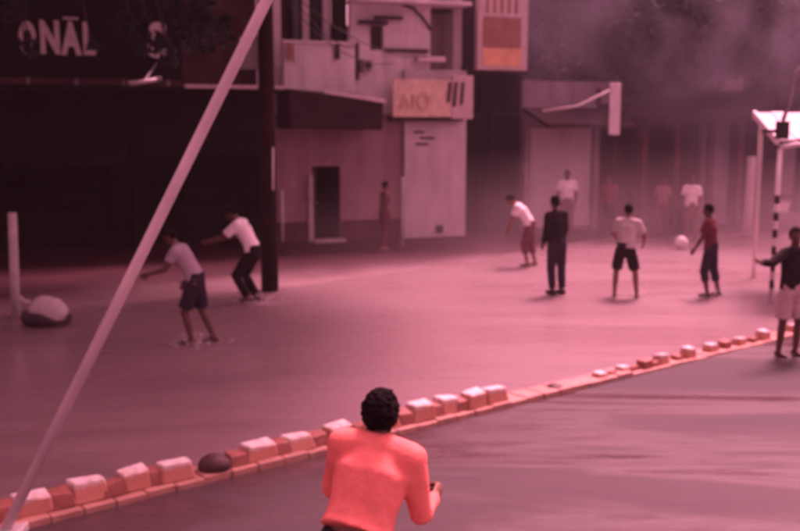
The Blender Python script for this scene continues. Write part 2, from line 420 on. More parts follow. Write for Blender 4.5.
# sack on a dark heap, by the left post
b = gp(45, 326)
e = empty('sack_heap', b); tag(e, 'pale tied sack lying on a dark wet heap by the pale post', 'sack')
lump('dark_heap', (0, 0.05, 0), .40, .30, .22, M['rubbish'], None, None, 21, e, .25, 4)
o = lump('sack', (.06, -.02, .12), .30, .24, .24, M['sack'], None, None, 33, e, .12, 5)
MB().tube([(-.22, -.02, .36), (-.30, -.03, .40), (-.36, -.03, .44)], [.05, .03, .06], 10).build('sack_neck', M['sack'], e, smooth=True)

# ------------------------------------------------------------------ the row of buildings
FA = gp(278, 243.5, PV); FTH = R(20.8)
FU = Vector((math.cos(FTH), math.sin(FTH), 0)); FN = Vector((-math.sin(FTH), math.cos(FTH), 0))
def fx(px, py, y=0.0):                            # pixel -> (along, height) on the facade plane set back by y
    d = ray(px, py); o = Vector((0, 0, CAM_H)); q = FA + FN * y
    t = (q - o).dot(FN) / d.dot(FN); p = o + d * t - FA
    return p.dot(FU), p.z
def fX(px, y=0.0): return fx(px, 200, y)[0]
def fZ(px, py, y=0.0): return fx(px, py, y)[1]

def building(name, label, cat='building'):
    e = empty(name, FA, FTH); tag(e, label, cat); return e

def window(parent, x0, x1, z0, z1, y, frame=M['trim'], pane=M['glass'], fw=.06, mull=1, name='window'):
    f = MB()
    f.box((x0, y - .05, z0), (x0 + fw, y + .06, z1)); f.box((x1 - fw, y - .05, z0), (x1, y + .06, z1))
    f.box((x0 + fw, y - .05, z0), (x1 - fw, y + .06, z0 + fw)); f.box((x0 + fw, y - .05, z1 - fw), (x1 - fw, y + .06, z1))
    for i in range(mull):
        xm = x0 + (x1 - x0) * (i + 1) / (mull + 1); f.box((xm - fw * .35, y - .04, z0 + fw), (xm + fw * .35, y + .05, z1 - fw))
    fo = f.build(name, frame, parent)
    xs = [x0 + fw] + [x0 + (x1 - x0) * (i + 1) / (mull + 1) for i in range(mull)] + [x1 - fw]
    for a, b in zip(xs[:-1], xs[1:]):
        MB().box((a + .01, y + .0, z0 + fw), (b - .01, y + .015, z1 - fw)).build('pane', pane, fo)
    return fo

# ---- dark shops on the left
sh = building('shop_building', 'long dark shop building with open unlit bays and rooftop sign')
XL, XR = -17.0, -.12
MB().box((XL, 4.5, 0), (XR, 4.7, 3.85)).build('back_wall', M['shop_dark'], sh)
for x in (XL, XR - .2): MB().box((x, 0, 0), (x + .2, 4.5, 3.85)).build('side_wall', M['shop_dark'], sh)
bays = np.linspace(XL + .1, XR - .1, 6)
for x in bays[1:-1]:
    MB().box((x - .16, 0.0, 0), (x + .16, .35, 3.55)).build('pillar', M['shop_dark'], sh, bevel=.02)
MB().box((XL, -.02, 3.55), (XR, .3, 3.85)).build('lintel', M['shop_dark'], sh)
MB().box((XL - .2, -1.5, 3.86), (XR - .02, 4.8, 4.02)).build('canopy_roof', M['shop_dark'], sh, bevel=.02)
MB().box((fX(188, -1.5), -1.53, 3.98), (XR - .02, -1.47, 4.06)).build('roof_trim', M['stay'], sh)
# shutters part way down in some bays, counters in others
for k in range(5):
    x0, x1 = bays[k] + .18, bays[k + 1] - .18
    drop = [1.5, .9, 2.9, 1.3, 1.1][k]
    sm = MB(); z = 3.5
    while z > 3.5 - drop:
        sm.box((x0, .14, z - .11), (x1, .19, z - .012)); z -= .115
    sm.build('roller_shutter', M['shutter_dark'], sh)
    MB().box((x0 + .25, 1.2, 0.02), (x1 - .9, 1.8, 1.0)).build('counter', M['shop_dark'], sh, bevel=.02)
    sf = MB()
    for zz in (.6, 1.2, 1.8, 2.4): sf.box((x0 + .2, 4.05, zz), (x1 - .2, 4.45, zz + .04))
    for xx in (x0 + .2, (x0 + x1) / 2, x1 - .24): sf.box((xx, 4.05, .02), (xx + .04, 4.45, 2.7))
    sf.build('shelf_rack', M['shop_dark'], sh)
# upper storey, set back
YU = 1.6
MB().box((XL, YU, 4.02), (XR + .0, YU + .25, 8.4)).build('upper_wall', M['shop_red'], sh)
for a, b_, t, u in ((243, 258, 37, 69), (275.5, 286, 36, 70)):
    xa, xb = fX(a, YU), fX(b_, YU)
    window(sh, xa, min(xb, XR - .01), fZ(a, u, YU), fZ(a, t, YU), YU - .05, M['white_pipe'], M['white_pipe'], .05, 1)
for a in (60, 120, 175):
    xa = fX(a, YU); window(sh, xa, xa + 1.0, 5.0, 6.3, YU - .05, M['shop_red'], M['glass'], .06, 1)
# rooftop sign board with letters
YS = -.9
sx0, sx1 = fX(-30, YS), fX(186, YS)
bd = MB().box((sx0, YS, 4.2), (sx1, YS + .12, 6.35)).build('sign_board', M['shop_dark'], sh, bevel=.01)
for x in np.linspace(sx0 + .3, sx1 - .3, 5):
    MB().tube([(x, YS + .3, 4.0), (x, YS + .3, 6.2)], .04, 8).build('sign_prop', M['steel'], sh)
for ch, a, b_, t, u in (('O', 27, 44, 21, 55), ('N', 48, 67, 20, 54), ('A', 68, 88, 21, 55), ('L', 90, 102, 22, 55), ('S', 153, 172, 22, 58)):
    o = letter(ch, fX(a, YS), fX(b_, YS), fZ(a, u, YS), fZ(a, t, YS), YS - .02, M['sign_text'], bd, .05)
mbar = MB().box((fX(71, YS), YS - .03, fZ(71, 19.4, YS)), (fX(86, YS), YS, fZ(71, 17.2, YS))).build('letter_bar', M['sign_text'], bd)
# tube lamp hanging under the sign
p0, p1 = at(131, 84, FA.y - 3.2), at(159, 79, FA.y - 3.0)
e = empty('tube_lamp', p0); tag(e, 'unlit white tube lamp fixed aslant below the dark sign', 'lamp')
MB().tube([(0, 0, 0), (p1 - p0)], .045, 10).build('tube', M['white_pipe'], e, smooth=True)
for q in (Vector((0, 0, 0)), p1 - p0): MB().tube([q - Vector((.05, 0, 0)), q + Vector((.05, 0, 0))], .055, 10).build('end_cap', M['steel'], e)
MB().tube([(p1 - p0) * .5 + Vector((0, .02, .03)), (p1 - p0) * .5 + Vector((0, 1.2, .5))], .02, 8).build('bracket', M['steel'], e)

# ---- pale two-storey house in the middle
ho = building('plaster_house', 'pale plastered two storey house with dark canopy, doorway and painted signs')
HX = fX(464)
dx0, dx1, dz1 = fX(313), fX(341), 2.02
w_ = MB(); px1 = fX(403)
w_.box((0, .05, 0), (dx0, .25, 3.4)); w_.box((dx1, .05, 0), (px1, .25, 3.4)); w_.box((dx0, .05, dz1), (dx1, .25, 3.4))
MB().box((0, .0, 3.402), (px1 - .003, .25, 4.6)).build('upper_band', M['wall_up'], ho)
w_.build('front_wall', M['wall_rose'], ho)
MB().box((px1, -.12, 0), (HX, .25, 4.6)).build('corner_pier', M['wall'], ho, bevel=.02)
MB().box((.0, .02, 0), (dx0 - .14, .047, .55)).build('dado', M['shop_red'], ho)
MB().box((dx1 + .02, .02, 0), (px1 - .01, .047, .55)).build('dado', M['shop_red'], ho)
MB().box((HX - .25, .25, 0), (HX, 7, 8.2)).build('side_wall', M['wall'], ho)
MB().box((.02, .26, 0), (.24, 7, 8.2)).build('side_wall', M['wall'], ho)
MB().box((dx0 - .6, 2.2, 0), (dx1 + .6, 2.3, 2.6)).build('passage_wall', M['shop_dark'], ho)
for x in (dx0 - .6, dx1 + .5): MB().box((x, .26, 0), (x + .1, 2.2, 2.6)).build('passage_wall', M['shop_dark'], ho)
MB().box((dx0 - .6, .26, 2.6), (dx1 + .6, 2.3, 2.7)).build('passage_ceiling', M['shop_dark'], ho)
# door leaf half open, and jamb
lf = MB().box((0, 0, 0), (.42, .04, 1.96)).build('door', M['shop_red'], ho); lf.location = (dx0 + .03, .1, .02); lf.rotation_euler = (0, 0, R(62))
MB().tube([(.36, -.02, 1.0), (.36, -.06, 1.0)], .02, 8).build('handle', M['steel'], lf)
MB().box((dx0 - .13, -.05, 0), (dx0 - .003, .1, dz1 - .22)).build('door_jamb', M['post'], ho, bevel=.01)
MB().box((dx0 - .05, -.3, -.02), (dx1 + .05, .018, .08)).build('door_step', M['post'], ho, bevel=.01)
# drain pipes
for px, t, u, r_ in ((281.5, 190, 241, .035),):
    MB().tube([(fX(px), -.06, fZ(px, u)), (fX(px), -.06, fZ(px, t))], r_, 8).build('drain_pipe', M['white_pipe'], ho, smooth=True)
# canopy
cx0, cx1 = fX(279, -1.4), fX(384, -1.4)
MB().hexa([(0.02, -1.3, 3.02), (cx1, -1.3, 2.98), (cx1, -.003, 2.98), (.02, -.003, 3.02)],
          [(0.02, -1.4, 4.0), (cx1, -1.4, 3.68), (cx1, -.003, 3.9), (.02, -.003, 4.05)]).build('canopy', M['canopy'], ho, bevel=.03)
MB().hexa([(.9, -1.46, 3.90), (cx1 + .03, -1.46, 3.66), (cx1 + .03, -1.38, 3.66), (.9, -1.38, 3.90)],
          [(.9, -1.46, 3.99), (cx1 + .03, -1.46, 3.76), (cx1 + .03, -1.38, 3.76), (.9, -1.38, 3.99)]).build('canopy_trim', M['trim'], ho)
# balcony parapet and upper storey
bx0, bx1 = fX(286, -.3), fX(356, -.3)
MB().box((bx0, -.3, 3.95), (bx1, -.14, fZ(300, 43, -.3))).build('parapet', M['wall_up'], ho, bevel=.02)
MB().box((bx0 - .04, -.34, fZ(300, 43, -.3)), (bx1 + .02, -.10, fZ(300, 43, -.3) + .07)).build('parapet_cap', M['trim'], ho)
MB().box((bx0 - .0, -.12, 3.97), (bx1, 1.8, 4.08)).build('balcony_floor', M['wall'], ho)
YB = 1.8
ux = fX(352, 0)
MB().box((.25, YB, 4.6), (ux, YB + .2, 8.2)).build('balcony_wall', M['shop_red'], ho)
for a, b_ in ((290, 303), (312, 324), (333, 347)):
    window(ho, fX(a, YB), fX(b_, YB), 4.9, 7.4, YB - .04, M['shop_dark'], M['glass'], .05, 0)
for a in (308, 328):
    xa = fX(a, .9); MB().box((xa - .09, .85, 4.08), (xa + .09, 1.03, 8.0)).build('balcony_column', M['wall_up'], ho, bevel=.02)
# upper front right of the balcony, with a recessed opening
rx0, rx1 = fX(371), fX(384); rz0, rz1 = fZ(377, 50), fZ(377, 25)
u_ = MB()
u_.box((ux, 0.02, 4.603), (rx0, .26, 8.2)); u_.box((rx1, 0.02, 4.6), (fX(430), .26, 8.2))
u_.box((rx0, 0.02, 4.6), (rx1, .26, rz0)); u_.box((rx0, 0.02, rz1), (rx1, .26, 8.2))
u_.build('upper_wall', M['wall_up'], ho)
MB().box((rx0, .2, rz0), (rx1, .24, rz1)).build('window_shutter', M['purple'], ho)
MB().box((rx0 - .35, -.22, rz1), (rx1 + .05, .015, rz1 + .10)).build('window_hood', M['purple'], ho)
MB().box((fX(375), -.16, fZ(380, 19)), (fX(401), .015, fZ(380, 16))).build('ledge', M['purple'], ho)
MB().box((fX(385), -.10, fZ(400, 52)), (fX(427), .015, fZ(400, 49))).build('string_course', M['purple'], ho)
YR = .9
MB().box((fX(430), YR, 4.6), (HX - .25, YR + .2, 8.2)).build('recess_wall', M['wall_grey'], ho)
MB().box((fX(431), .3, fZ(445, 10)), (HX + .05, YR, fZ(445, 7))).build('recess_soffit', M['purple'], ho)
MB().box((ux, -.55, fZ(400, 5)), (fX(462), .4, fZ(400, 1.0))).build('eaves_slab', M['wall_up'], ho, bevel=.01)
pts = [(fX(400), -.03, fZ(400, 4)), (fX(412), -.04, fZ(412, 8)), (fX(422), -.03, fZ(422, 18)), (fX(430), -.03, fZ(430, 30))]
MB().tube(pts, .035, 8).build('sagging_cable', M['black_box'], ho, smooth=True)
MB().box((fX(414), -.28, fZ(427, 62)), (fX(441), .0, fZ(427, 57))).build('lamp_ledge', M['trim'], ho, bevel=.01)
MB().box((fX(352), -.06, fZ(352, 80)), (fX(359), .0, fZ(352, 42))).build('downpipe_box', M['purple'], ho)
# painted sign panels on the corner
sp = MB().box((fX(386), -.55, fZ(400, 117)), (fX(443), -.47, fZ(400, 80))).build('sign_panel', M['sign_ochre'], ho, bevel=.01)
for ch, a, b_, t, u in (('A', 399, 410, 94, 109), ('I', 412, 414, 94, 109), ('O', 416, 430, 92, 110)):
    letter(ch, fX(a, -.56), fX(b_, -.56), fZ(a, u, -.56), fZ(a, t, -.56), -.565, M['sign_rust'], sp, .02)
sp2 = MB().box((fX(443.6), -.55, fZ(450, 119)), (fX(464), -.47, fZ(450, 76))).build('sign_panel', M['sign_face'], ho, bevel=.01)
for k, a in enumerate((446, 452, 459)):
    x = fX(a, -.56)
    MB().hexa([(x, -.575, fZ(a, [103, 107, 105][k])), (x + .09, -.575, fZ(a, [103, 107, 105][k])), (x + .09, -.553, fZ(a, [103, 107, 105][k])), (x, -.553, fZ(a, [103, 107, 105][k]))],
              [(x + .05, -.575, fZ(a, 83)), (x + .14, -.575, fZ(a, 83)), (x + .14, -.553, fZ(a, 83)), (x + .05, -.553, fZ(a, 83))]).build('sign_stroke', M['dark_text'], sp2)
MB().box((fX(386), -.46, fZ(400, 121)), (fX(456), -.122, fZ(400, 117.5))).build('sign_shelf', M['canopy'], ho)
for px, py, w2 in ((412, 131, 10), (418, 137, 14), (414, 143, 12)):
    MB().box((fX(px), -.15, fZ(px, py + 2)), (fX(px + w2), -.122, fZ(px, py))).build('wall_stroke', M['purple'], ho)
MB().box((fX(434), -.18, .12), (fX(441), -.122, .34)).build('meter_box', M['purple'], ho, bevel=.01)
ac = MB().box((fX(360), -.36, fZ(365, 72)), (fX(369), .018, fZ(365, 60))).build('air_conditioner', M['post'], ho, bevel=.02)
MB().tube([((fX(360) + fX(369)) / 2, -.365, fZ(365, 66)), ((fX(360) + fX(369)) / 2, -.372, fZ(365, 66))], .11, 14).build('fan_grille', M['purple'], ac)
for k, (a, u) in enumerate(((289, 50), (296, 52), (336, 49))):
    MB().box((fX(a, -.35), -.365, fZ(a, u + 10, -.35)), (fX(a + 5, -.35), -.345, fZ(a, 44, -.35))).build('hanging_cloth', [M['sign_brown'], M['wall'], M['purple']][k], ho)
for z, a in ((5.15, 360), (4.75, 392), (4.95, 430)):
    q = Vector((fX(a), -.05, z)); p_ = Vector((fX(276, -6), -6.4, z + .9)); mdl = (p_ + q) / 2 - Vector((0, 0, .45))
    MB().tube([p_, (p_ + mdl) / 2 - Vector((0, 0, .12)), mdl, (q + mdl) / 2 - Vector((0, 0, .12)), q], .012, 6).build('service_wire', M['black_box'], ho, smooth=True)
MB().box((.02, .27, 8.2), (HX, 7, 8.35)).build('roof_slab', M['wall'], ho)

# ---- tall dark unit
du = building('dark_shop_unit', 'narrow tall unit with dark closed metal doors beside the pale house')
DX0, DX1 = HX + .02, fX(524, .1)
MB().box((DX0, .3, 0), (DX1, .5, 8.4)).build('front_wall', M['purple'], du)
nl = 5; lw = (DX1 - DX0 - .2) / nl
for i in range(nl):
    xa = DX0 + .1 + i * lw
    d_ = MB().box((xa + .01, .2, .03), (xa + lw - .01, .297, 3.4)).build('door_panel', M['shutter_dark'], du, bevel=.01)
for i in range(nl):
    xa = DX0 + .1 + i * lw
    MB().box((xa + .03, .22, 3.46), (xa + lw - .03, .297, 4.5)).build('louvre_panel', M['shutter_dark'], du, bevel=.01)
MB().box((DX0, .05, 4.55), (DX1, .297, 4.75)).build('lintel', M['purple'], du)
MB().box((DX0, .5, 0), (DX0 + .2, 6, 8.4)).build('side_wall', M['purple'], du)
MB().box((DX1 - .2, .5, 0), (DX1, 6, 8.4)).build('side_wall', M['purple'], du)
# hanging box sign
YG = -.55
gx0, gx1 = fX(476, YG), fX(525, YG); gz0, gz1 = fZ(500, 70, YG), 7.4
bs = empty('box_sign', FA, FTH); tag(bs, 'pale framed box sign with brown and orange bands above the dark doors', 'sign')
MB().box((gx0, YG, gz0), (gx1, YG + .22, gz1)).build('sign_case', M['sign_face'], bs, bevel=.02)
MB().box((fX(481, YG), YG - .015, fZ(500, 48, YG)), (fX(518, YG), YG - .003, fZ(500, 17, YG))).build('brown_band', M['sign_brown'], bs)
MB().box((fX(481, YG), YG - .017, fZ(500, 66, YG)), (fX(518, YG), YG - .003, fZ(500, 48.3, YG))).build('orange_band', M['sign_orange'], bs)
for a, t in ((484, 1), (491, 0), (498, 2), (505, 0), (512, 1)):
    MB().box((fX(a, YG), YG - .012, fZ(500, 13, YG)), (fX(a + 2.6, YG), YG - .003, fZ(500, t - 4, YG))).build('sign_stroke', M['sign_brown'], bs)
for z in (gz0 + .3, gz1 - .3):
    MB().box((gx0 + .4, YG + .22, z), (gx0 + .46, .3, z + .05)).build('bracket', M['steel'], bs)
    MB().box((gx1 - .46, YG + .22, z), (gx1 - .4, .3, z + .05)).build('bracket', M['steel'], bs)

# ---- low pale unit and the open dark hall to the right
ha = building('market_hall', 'low market hall with pale end wall, dark awning and deep unlit opening')
AX0, AX1, AX2 = DX1 + .03, fX(604), fX(742)
MB().box((AX0, .35, 0), (AX1, .55, 3.6)).build('front_wall', M['wall_grey'], ha)
nsh = 26
for i in range(nsh):
    z = .12 + i * .112
    MB().box((AX0 + .25, .29, z), (AX1 - .3, .347, z + .10)).build('shutter_slat', M['wall'], ha)
for x in (AX0 + .02, AX1 - .28): MB().box((x, .2, 0), (x + .2, .345, 3.2)).build('pilaster', M['wall_grey'], ha)
MB().hexa([(AX0, -1.2, 3.02), (AX1 + .25, -1.2, 3.02), (AX1 + .25, .34, 3.5), (AX0, .34, 3.5)], [(AX0, -1.2, 3.14), (AX1 + .25, -1.2, 3.14), (AX1 + .25, .34, 3.62), (AX0, .34, 3.62)]).build('awning', M['canopy'], ha)
MB().tube([(fX(541, -1.0), -1.0, fZ(541, 111, -1.0)), (fX(575, -1.0), -1.0, fZ(575, 106, -1)), (fX(611, -1.0), -1.0, fZ(611, 88, -1.0))], .035, 8).build('awning_rail', M['stay'], ha, smooth=True)
MB().box((AX0, .55, 3.6), (AX1, 8, 3.75)).build('roof_slab', M['wall_grey'], ha)
MB().box((AX0, .6, 3.75), (AX1 + .5, .8, 4.4)).build('upper_wall', M['wall_grey'], ha)
# open hall
MB().box((AX1, 6.5, 0), (AX2 + 2, 6.7, 4.2)).build('back_wall', M['shop_red'], ha)
MB().box((AX1, .6, 0), (AX1 + .2, 6.5, 4.2)).build('side_wall', M['shop_red'], ha)
MB().box((AX2 + 1.8, .6, 0), (AX2 + 2, 6.5, 4.2)).build('side_wall', M['shop_red'], ha)
MB().box((AX1 + .26, -.6, 3.45), (AX2 + 2.2, 6.8, 3.6)).build('hall_roof', M['canopy'], ha)
MB().box((AX1 + .26, -.66, 3.2), (AX2 + 2.2, -.603, 3.65)).build('fascia', M['canopy'], ha)
for px in (640, 672, 706, 735):
    x = fX(px); MB().box((x - .1, -.2, 0), (x + .1, 0, 3.448)).build('pillar', M['shop_red'], ha, bevel=.015)
MB().box((fX(706), .3, 0), (fX(733), .5, 3.3)).build('partition', M['wall_grey'], ha)
for px in (650, 685, 716):
    x = fX(px); MB().box((x - .5, 2.0, .0), (x + .5, 2.7, .9)).build('market_bench', M['shop_red'], ha, bevel=.02)
MB().box((AX1 + .3, .8, 3.62), (AX2 + 2, 1.0, 4.2)).build('roof_parapet', M['canopy'], ha)

# white hanging plate
p = at(614, 135, 27.6); q = at(614, 83, 27.6)
e = empty('hanging_plate', (p.x, p.y, PV)); tag(e, 'tall narrow white plate on a dark post at the awning corner', 'sign plate')
MB().box((-.15, -.03, p.z - PV), (.15, .03, q.z - PV)).build('plate', M['white_pipe'], e, bevel=.02)
MB().tube([(.05, .08, -.1), (.05, .08, q.z + .1)], .05, 10).build('post', M['canopy'], e, smooth=True)

# ---- far block behind, closing the street
fb = empty('rear_block', (2, 44, 0), R(6)); tag(fb, 'dim grey block standing behind the trees beyond the market hall', 'building')
MB().box((-26, 0, 0), (34, 6, 7.0)).build('wall', M['wall_grey'], fb)
for i in range(14):
    x = -22 + i * 4.0
    window(fb, x, x + 1.6, 4.4, 6.0, -.02, M['wall'], M['glass'], .08, 1)
MB().box((-26.4, -.4, 7.0), (34.4, 6.4, 7.3)).build('roof', M['canopy'], fb)

# ------------------------------------------------------------------ right: stall roof, striped post and lamp
b0 = at(779, 141, 17.6); b1 = at(756, 114, 20.6)
g0 = Vector((b0.x, b0.y, 0))
stl = empty('roadside_stall', g0); tag(stl, 'small stall with pale sheet roof on white posts banded black', 'stall')
W = 4.2
hz0, hz1 = b0.z, b1.z; dxy = b1 - b0
rs = MB()
nc = 14
for i in range(nc):                                # corrugated sheets, lapped
    a, b_ = i * W / nc, (i + 1) * W / nc + .02; dz = .018 * (i % 2)
    rs.hexa([(a, 0, hz0 + dz), (b_, 0, hz0 + dz), (b_ + dxy.x, dxy.y, hz1 + dz), (a + dxy.x, dxy.y, hz1 + dz)],
            [(a, 0, hz0 + dz + .03), (b_, 0, hz0 + dz + .03), (b_ + dxy.x, dxy.y, hz1 + dz + .03), (a + dxy.x, dxy.y, hz1 + dz + .03)])
rs.build('roof', M['roofsheet'], stl)
MB().hexa([(-.07, -.02, hz0 - .06), (0, -.02, hz0 - .06), (dxy.x, dxy.y, hz1 - .06), (dxy.x - .07, dxy.y, hz1 - .06)],
          [(-.07, -.02, hz0 + .07), (0, -.02, hz0 + .07), (dxy.x, dxy.y, hz1 + .07), (dxy.x - .07, dxy.y, hz1 + .07)]).build('barge_board', M['trim'], stl)
MB().tube([(.0, -.08, hz0 - .12), (.25, -.08, hz0 - .06), (W, -.08, hz0 - .06)], .04, 10).build('front_rail', M['white_pipe'], stl, smooth=True)
for (x, y, h) in ((0, -.08, hz0 - .14), (W, -.08, hz0 - .1), (W + dxy.x, dxy.y, hz1 - .03), (dxy.x + .1, dxy.y - .05, hz1 - .03)):
    front = (y < .5)
    pp = MB().tube([(x - (.03 if front else 0), y, -.08), (x, y, h)], .042, 12).build('post', M['white_pipe'], stl, smooth=True)
    if front:
        z = .1
        for k in range(6):
            zz = .25 + k * .30
            xx = x - .03 + .03 * zz / h
            MB().tube([(xx, y, zz), (xx, y, zz + .15)], .0435, 12).build('black_band', M['black_box'], pp, smooth=True)
lp = Vector((px_x(788, 17.0), 17.0, 0))
ln = empty('street_lamp', lp); tag(ln, 'curved slim lamp pole with a black box beside the stall roof', 'street lamp')
zb0, zb1 = at(788, 139, 17.0).z, at(788, 121, 17.0).z
MB().box((-.1, .02, zb0 + .1), (.06, .62, zb0 + .16)).build('bracket', M['black_box'], ln)
MB().box((-.07, -.1, zb0), (.11, .1, zb1)).build('control_box', M['black_box'], ln, bevel=.02)
MB().tube([(.02, 0, zb1), at(790, 100, 17) - lp, at(793, 82, 17) - lp, at(798, 70, 17) - lp, at(808, 63, 17) - lp, at(825, 60, 17) - lp], .035, 10).build('curved_arm', M['steel'], ln, smooth=True)
MB().box(at(822, 62, 16.95) - lp, at(842, 56, 17.15) - lp).build('lamp_head', M['steel'], ln, bevel=.02)

# ------------------------------------------------------------------ trees
def leaf_cloud(clumps, n_per, size, seed):
    rng = np.random.default_rng(seed); V = []; 
    for (c, r) in clumps:
        n = max(20, int(n_per * (r ** 2)))
        d = rng.normal(size=(n, 3)); d /= np.linalg.norm(d, axis=1)[:, None]
        rad = r * rng.uniform(.35, 1.0, n) ** .6
        p = np.array(c) + d * rad[:, None] * np.array([1, 1, .75])
        a = rng.normal(size=(n, 3)); a /= np.linalg.norm(a, axis=1)[:, None]
        b = np.cross(a, rng.normal(size=(n, 3))); b /= np.linalg.norm(b, axis=1)[:, None]
        L = size * rng.uniform(.6, 1.4, n)[:, None]
        q = np.stack([p - a * L, p + b * L * .42, p + a * L, p - b * L * .42], 1)
        V.append(q)
    V = np.concatenate(V).reshape(-1, 3)
    nf = len(V) // 4
    me = bpy.data.meshes.new('crown')
    me.vertices.add(len(V)); me.vertices.foreach_set('co', V.ravel())
    me.loops.add(len(V)); me.loops.foreach_set('vertex_index', np.arange(len(V), dtype=np.int32))
    me.polygons.add(nf); me.polygons.foreach_set('loop_start', np.arange(0, len(V), 4, dtype=np.int32))
    me.update(); me.validate()
    return me
def tree(base, height, crown_r, label, seed, leafm, nclump=26, n_per=500, size=.13, trunk_r=.22, low=.5, squash=.75, centre=None, skip=None, extra=()):
    rng = random.Random(seed)
    e = empty('tree', base); tag(e, label, 'tree')
    top = Vector(centre) - Vector(base) if centre is not None else Vector((rng.uniform(-.4, .4), rng.uniform(-.4, .4), height * .72))
    t = MB()
    mid = Vector((top.x * .25, top.y * .25, top.z * low))
    t.tube([(0, 0, -.2), (0, 0, .3), mid * .6, mid, top], [trunk_r * 1.5, trunk_r, trunk_r * .85, trunk_r * .7, trunk_r * .25], 12)
    clumps = []
    for k in range(nclump):
        while True:
            d = Vector((rng.uniform(-1, 1), rng.uniform(-1, 1), rng.uniform(-1, 1)))
            if d.length <= 1: break
        d *= (.55 + .45 * rng.random())
        c = top + Vector((d.x * crown_r, d.y * crown_r, d.z * crown_r * squash))
        if skip and skip(c + Vector(base)): continue
        clumps.append((tuple(c), crown_r * rng.uniform(.18, .34)))
        if k % 2 == 0:
            t.tube([mid, (mid + c) * .5 + Vector((0, 0, .2)), c], [trunk_r * .4, trunk_r * .22, trunk_r * .07], 6)
    for (c, r_) in extra:
        c = Vector(c) - Vector(base); clumps.append((tuple(c), r_)); t.tube([c + Vector((-.5, .1, 1.8)), c + Vector((-.15, .05, .8)), c], [.03, .02, .01], 6)
    t.build('trunk', M['bark'], e, smooth=True)
    obj('crown', leaf_cloud(clumps, n_per, size, seed), leafm, e)
    return e
# trees beyond the hall
tree((8.2, 35.5, .1), 11, 5.0, 'broad hazy tree rising behind the dark market hall', 3, M['leaf'], 70, 520, .16, .3, .45, .7, (8.8, 34.0, 7.2))
tree((14.6, 36.5, .1), 11, 4.6, 'hazy tree beyond the stall with the pale sheet roof', 8, M['leaf'], 60, 480, .16, .28, .45, .75, (14.6, 36.0, 7.4))
tree((3.4, 36.8, .1), 10, 3.4, 'tree behind the box sign and the low pale unit', 15, M['leaf'], 26, 480, .15, .22, .5, .8, (4.6, 36.8, 7.8))
# trees on the left, one before the shops, one over the road, mostly unseen, enlarged to shade the left
def sign_gap(c):                                 # the crown leaves the painted letters open
    return c.z < 6.7
tree((-9.2, 18.5, .1), 9, 4.0, 'dark leafy tree hanging over the front of the shop sign', 21, M['leaf_l'], 46, 620, .12, .26, .86, .55, (-6.6, 18.6, 7.4), sign_gap, [(at(31, 50, 19), .16), (at(26, 44, 19), .2), (at(92, 46, 19), .10), (at(152, 45, 19), .30), (at(165, 42, 19), .12), (at(170, 58, 19), .22), (at(132, 24, 19), .35), (at(205, 30, 19), .55), (at(190, 8, 19), .5), (at(5, 8, 19), .4)])
def clear_view(c):                               # crown kept above the view, boughs low at far left to block skylight
    if c.x + 2.4 < -.41 * c.y: return c.z < 4
    return c.z < 3.1 + .126 * c.y + (2.3 if c.x > -4 else 2.1)
tree((-9.3, 15.6, PV), 11, 7.2, 'big spreading tree beside the road with crown shaped to shade the kerb end', 33, M['leaf_l'], 260, 380, .20, .4, .78, .42, (-5.0, 17.6, 9.6), clear_view)
# house-shaped block added out of view on the left to block skylight
nb = empty('skylight_blocker', (-19, 4, 0)); tag(nb, 'dark house-shaped block added out of view to shut out skylight', 'building')
MB().box((-5, -9, 0), (5, 8, 7.2)).build('wall', M['shop_red'], nb)
MB().box((-5.5, -9.5, 7.2), (5.6, 8.6, 7.5)).build('roof', M['canopy'], nb)
for y in (-6, -2, 2, 5.5):
    for z in (.9, 4.3):
        f = MB().box((4.98, y - .55, z), (5.06, y + .55, z + 1.5)).build('window', M['trim'], nb)
        MB().box((5.062, y - .47, z + .08), (5.075, y + .47, z + 1.42)).build('pane', M['glass'], f)

# ------------------------------------------------------------------ people
TMP = bpy.data.scenes.new('workbench')
def remesh(mb, voxel, smooth_it=3, fold=0.0, ffreq=9.0, seed=0):
    me = mb.mesh('tmp'); o = bpy.data.objects.new('tmp', me); TMP.collection.objects.link(o)
    r = o.modifiers.new('r', 'REMESH'); r.mode = 'VOXEL'; r.voxel_size = voxel; r.use_smooth_shade = True
    s = o.modifiers.new('s', 'SMOOTH'); s.iterations = smooth_it; s.factor = .5
    with bpy.context.temp_override(scene=TMP, view_layer=TMP.view_layers[0]):
        dg = bpy.context.evaluated_depsgraph_get()
        out = bpy.data.meshes.new_from_object(o.evaluated_get(dg))
    bpy.data.objects.remove(o); bpy.data.meshes.remove(me)
    if fold:
        out.update()
        nv = len(out.vertices); co = np.empty(nv * 3); nr = np.empty(nv * 3)
        out.vertices.foreach_get('co', co); out.vertex_normals.foreach_get('vector', nr)
        co = co.reshape(-1, 3); nr = nr.reshape(-1, 3)
        for i in range(nv):
            p = Vector(co[i]); k = noise.noise(Vector((p.x * ffreq + seed, p.y * ffreq, p.z * ffreq * .55)))
            k += .5 * noise.noise(Vector((p.x * ffreq * 2.3, p.y * ffreq * 2.3 + seed, p.z * ffreq * 1.6)))
            co[i] += nr[i] * fold * k
        out.vertices.foreach_set('co', co.ravel()); out.update()
    return out

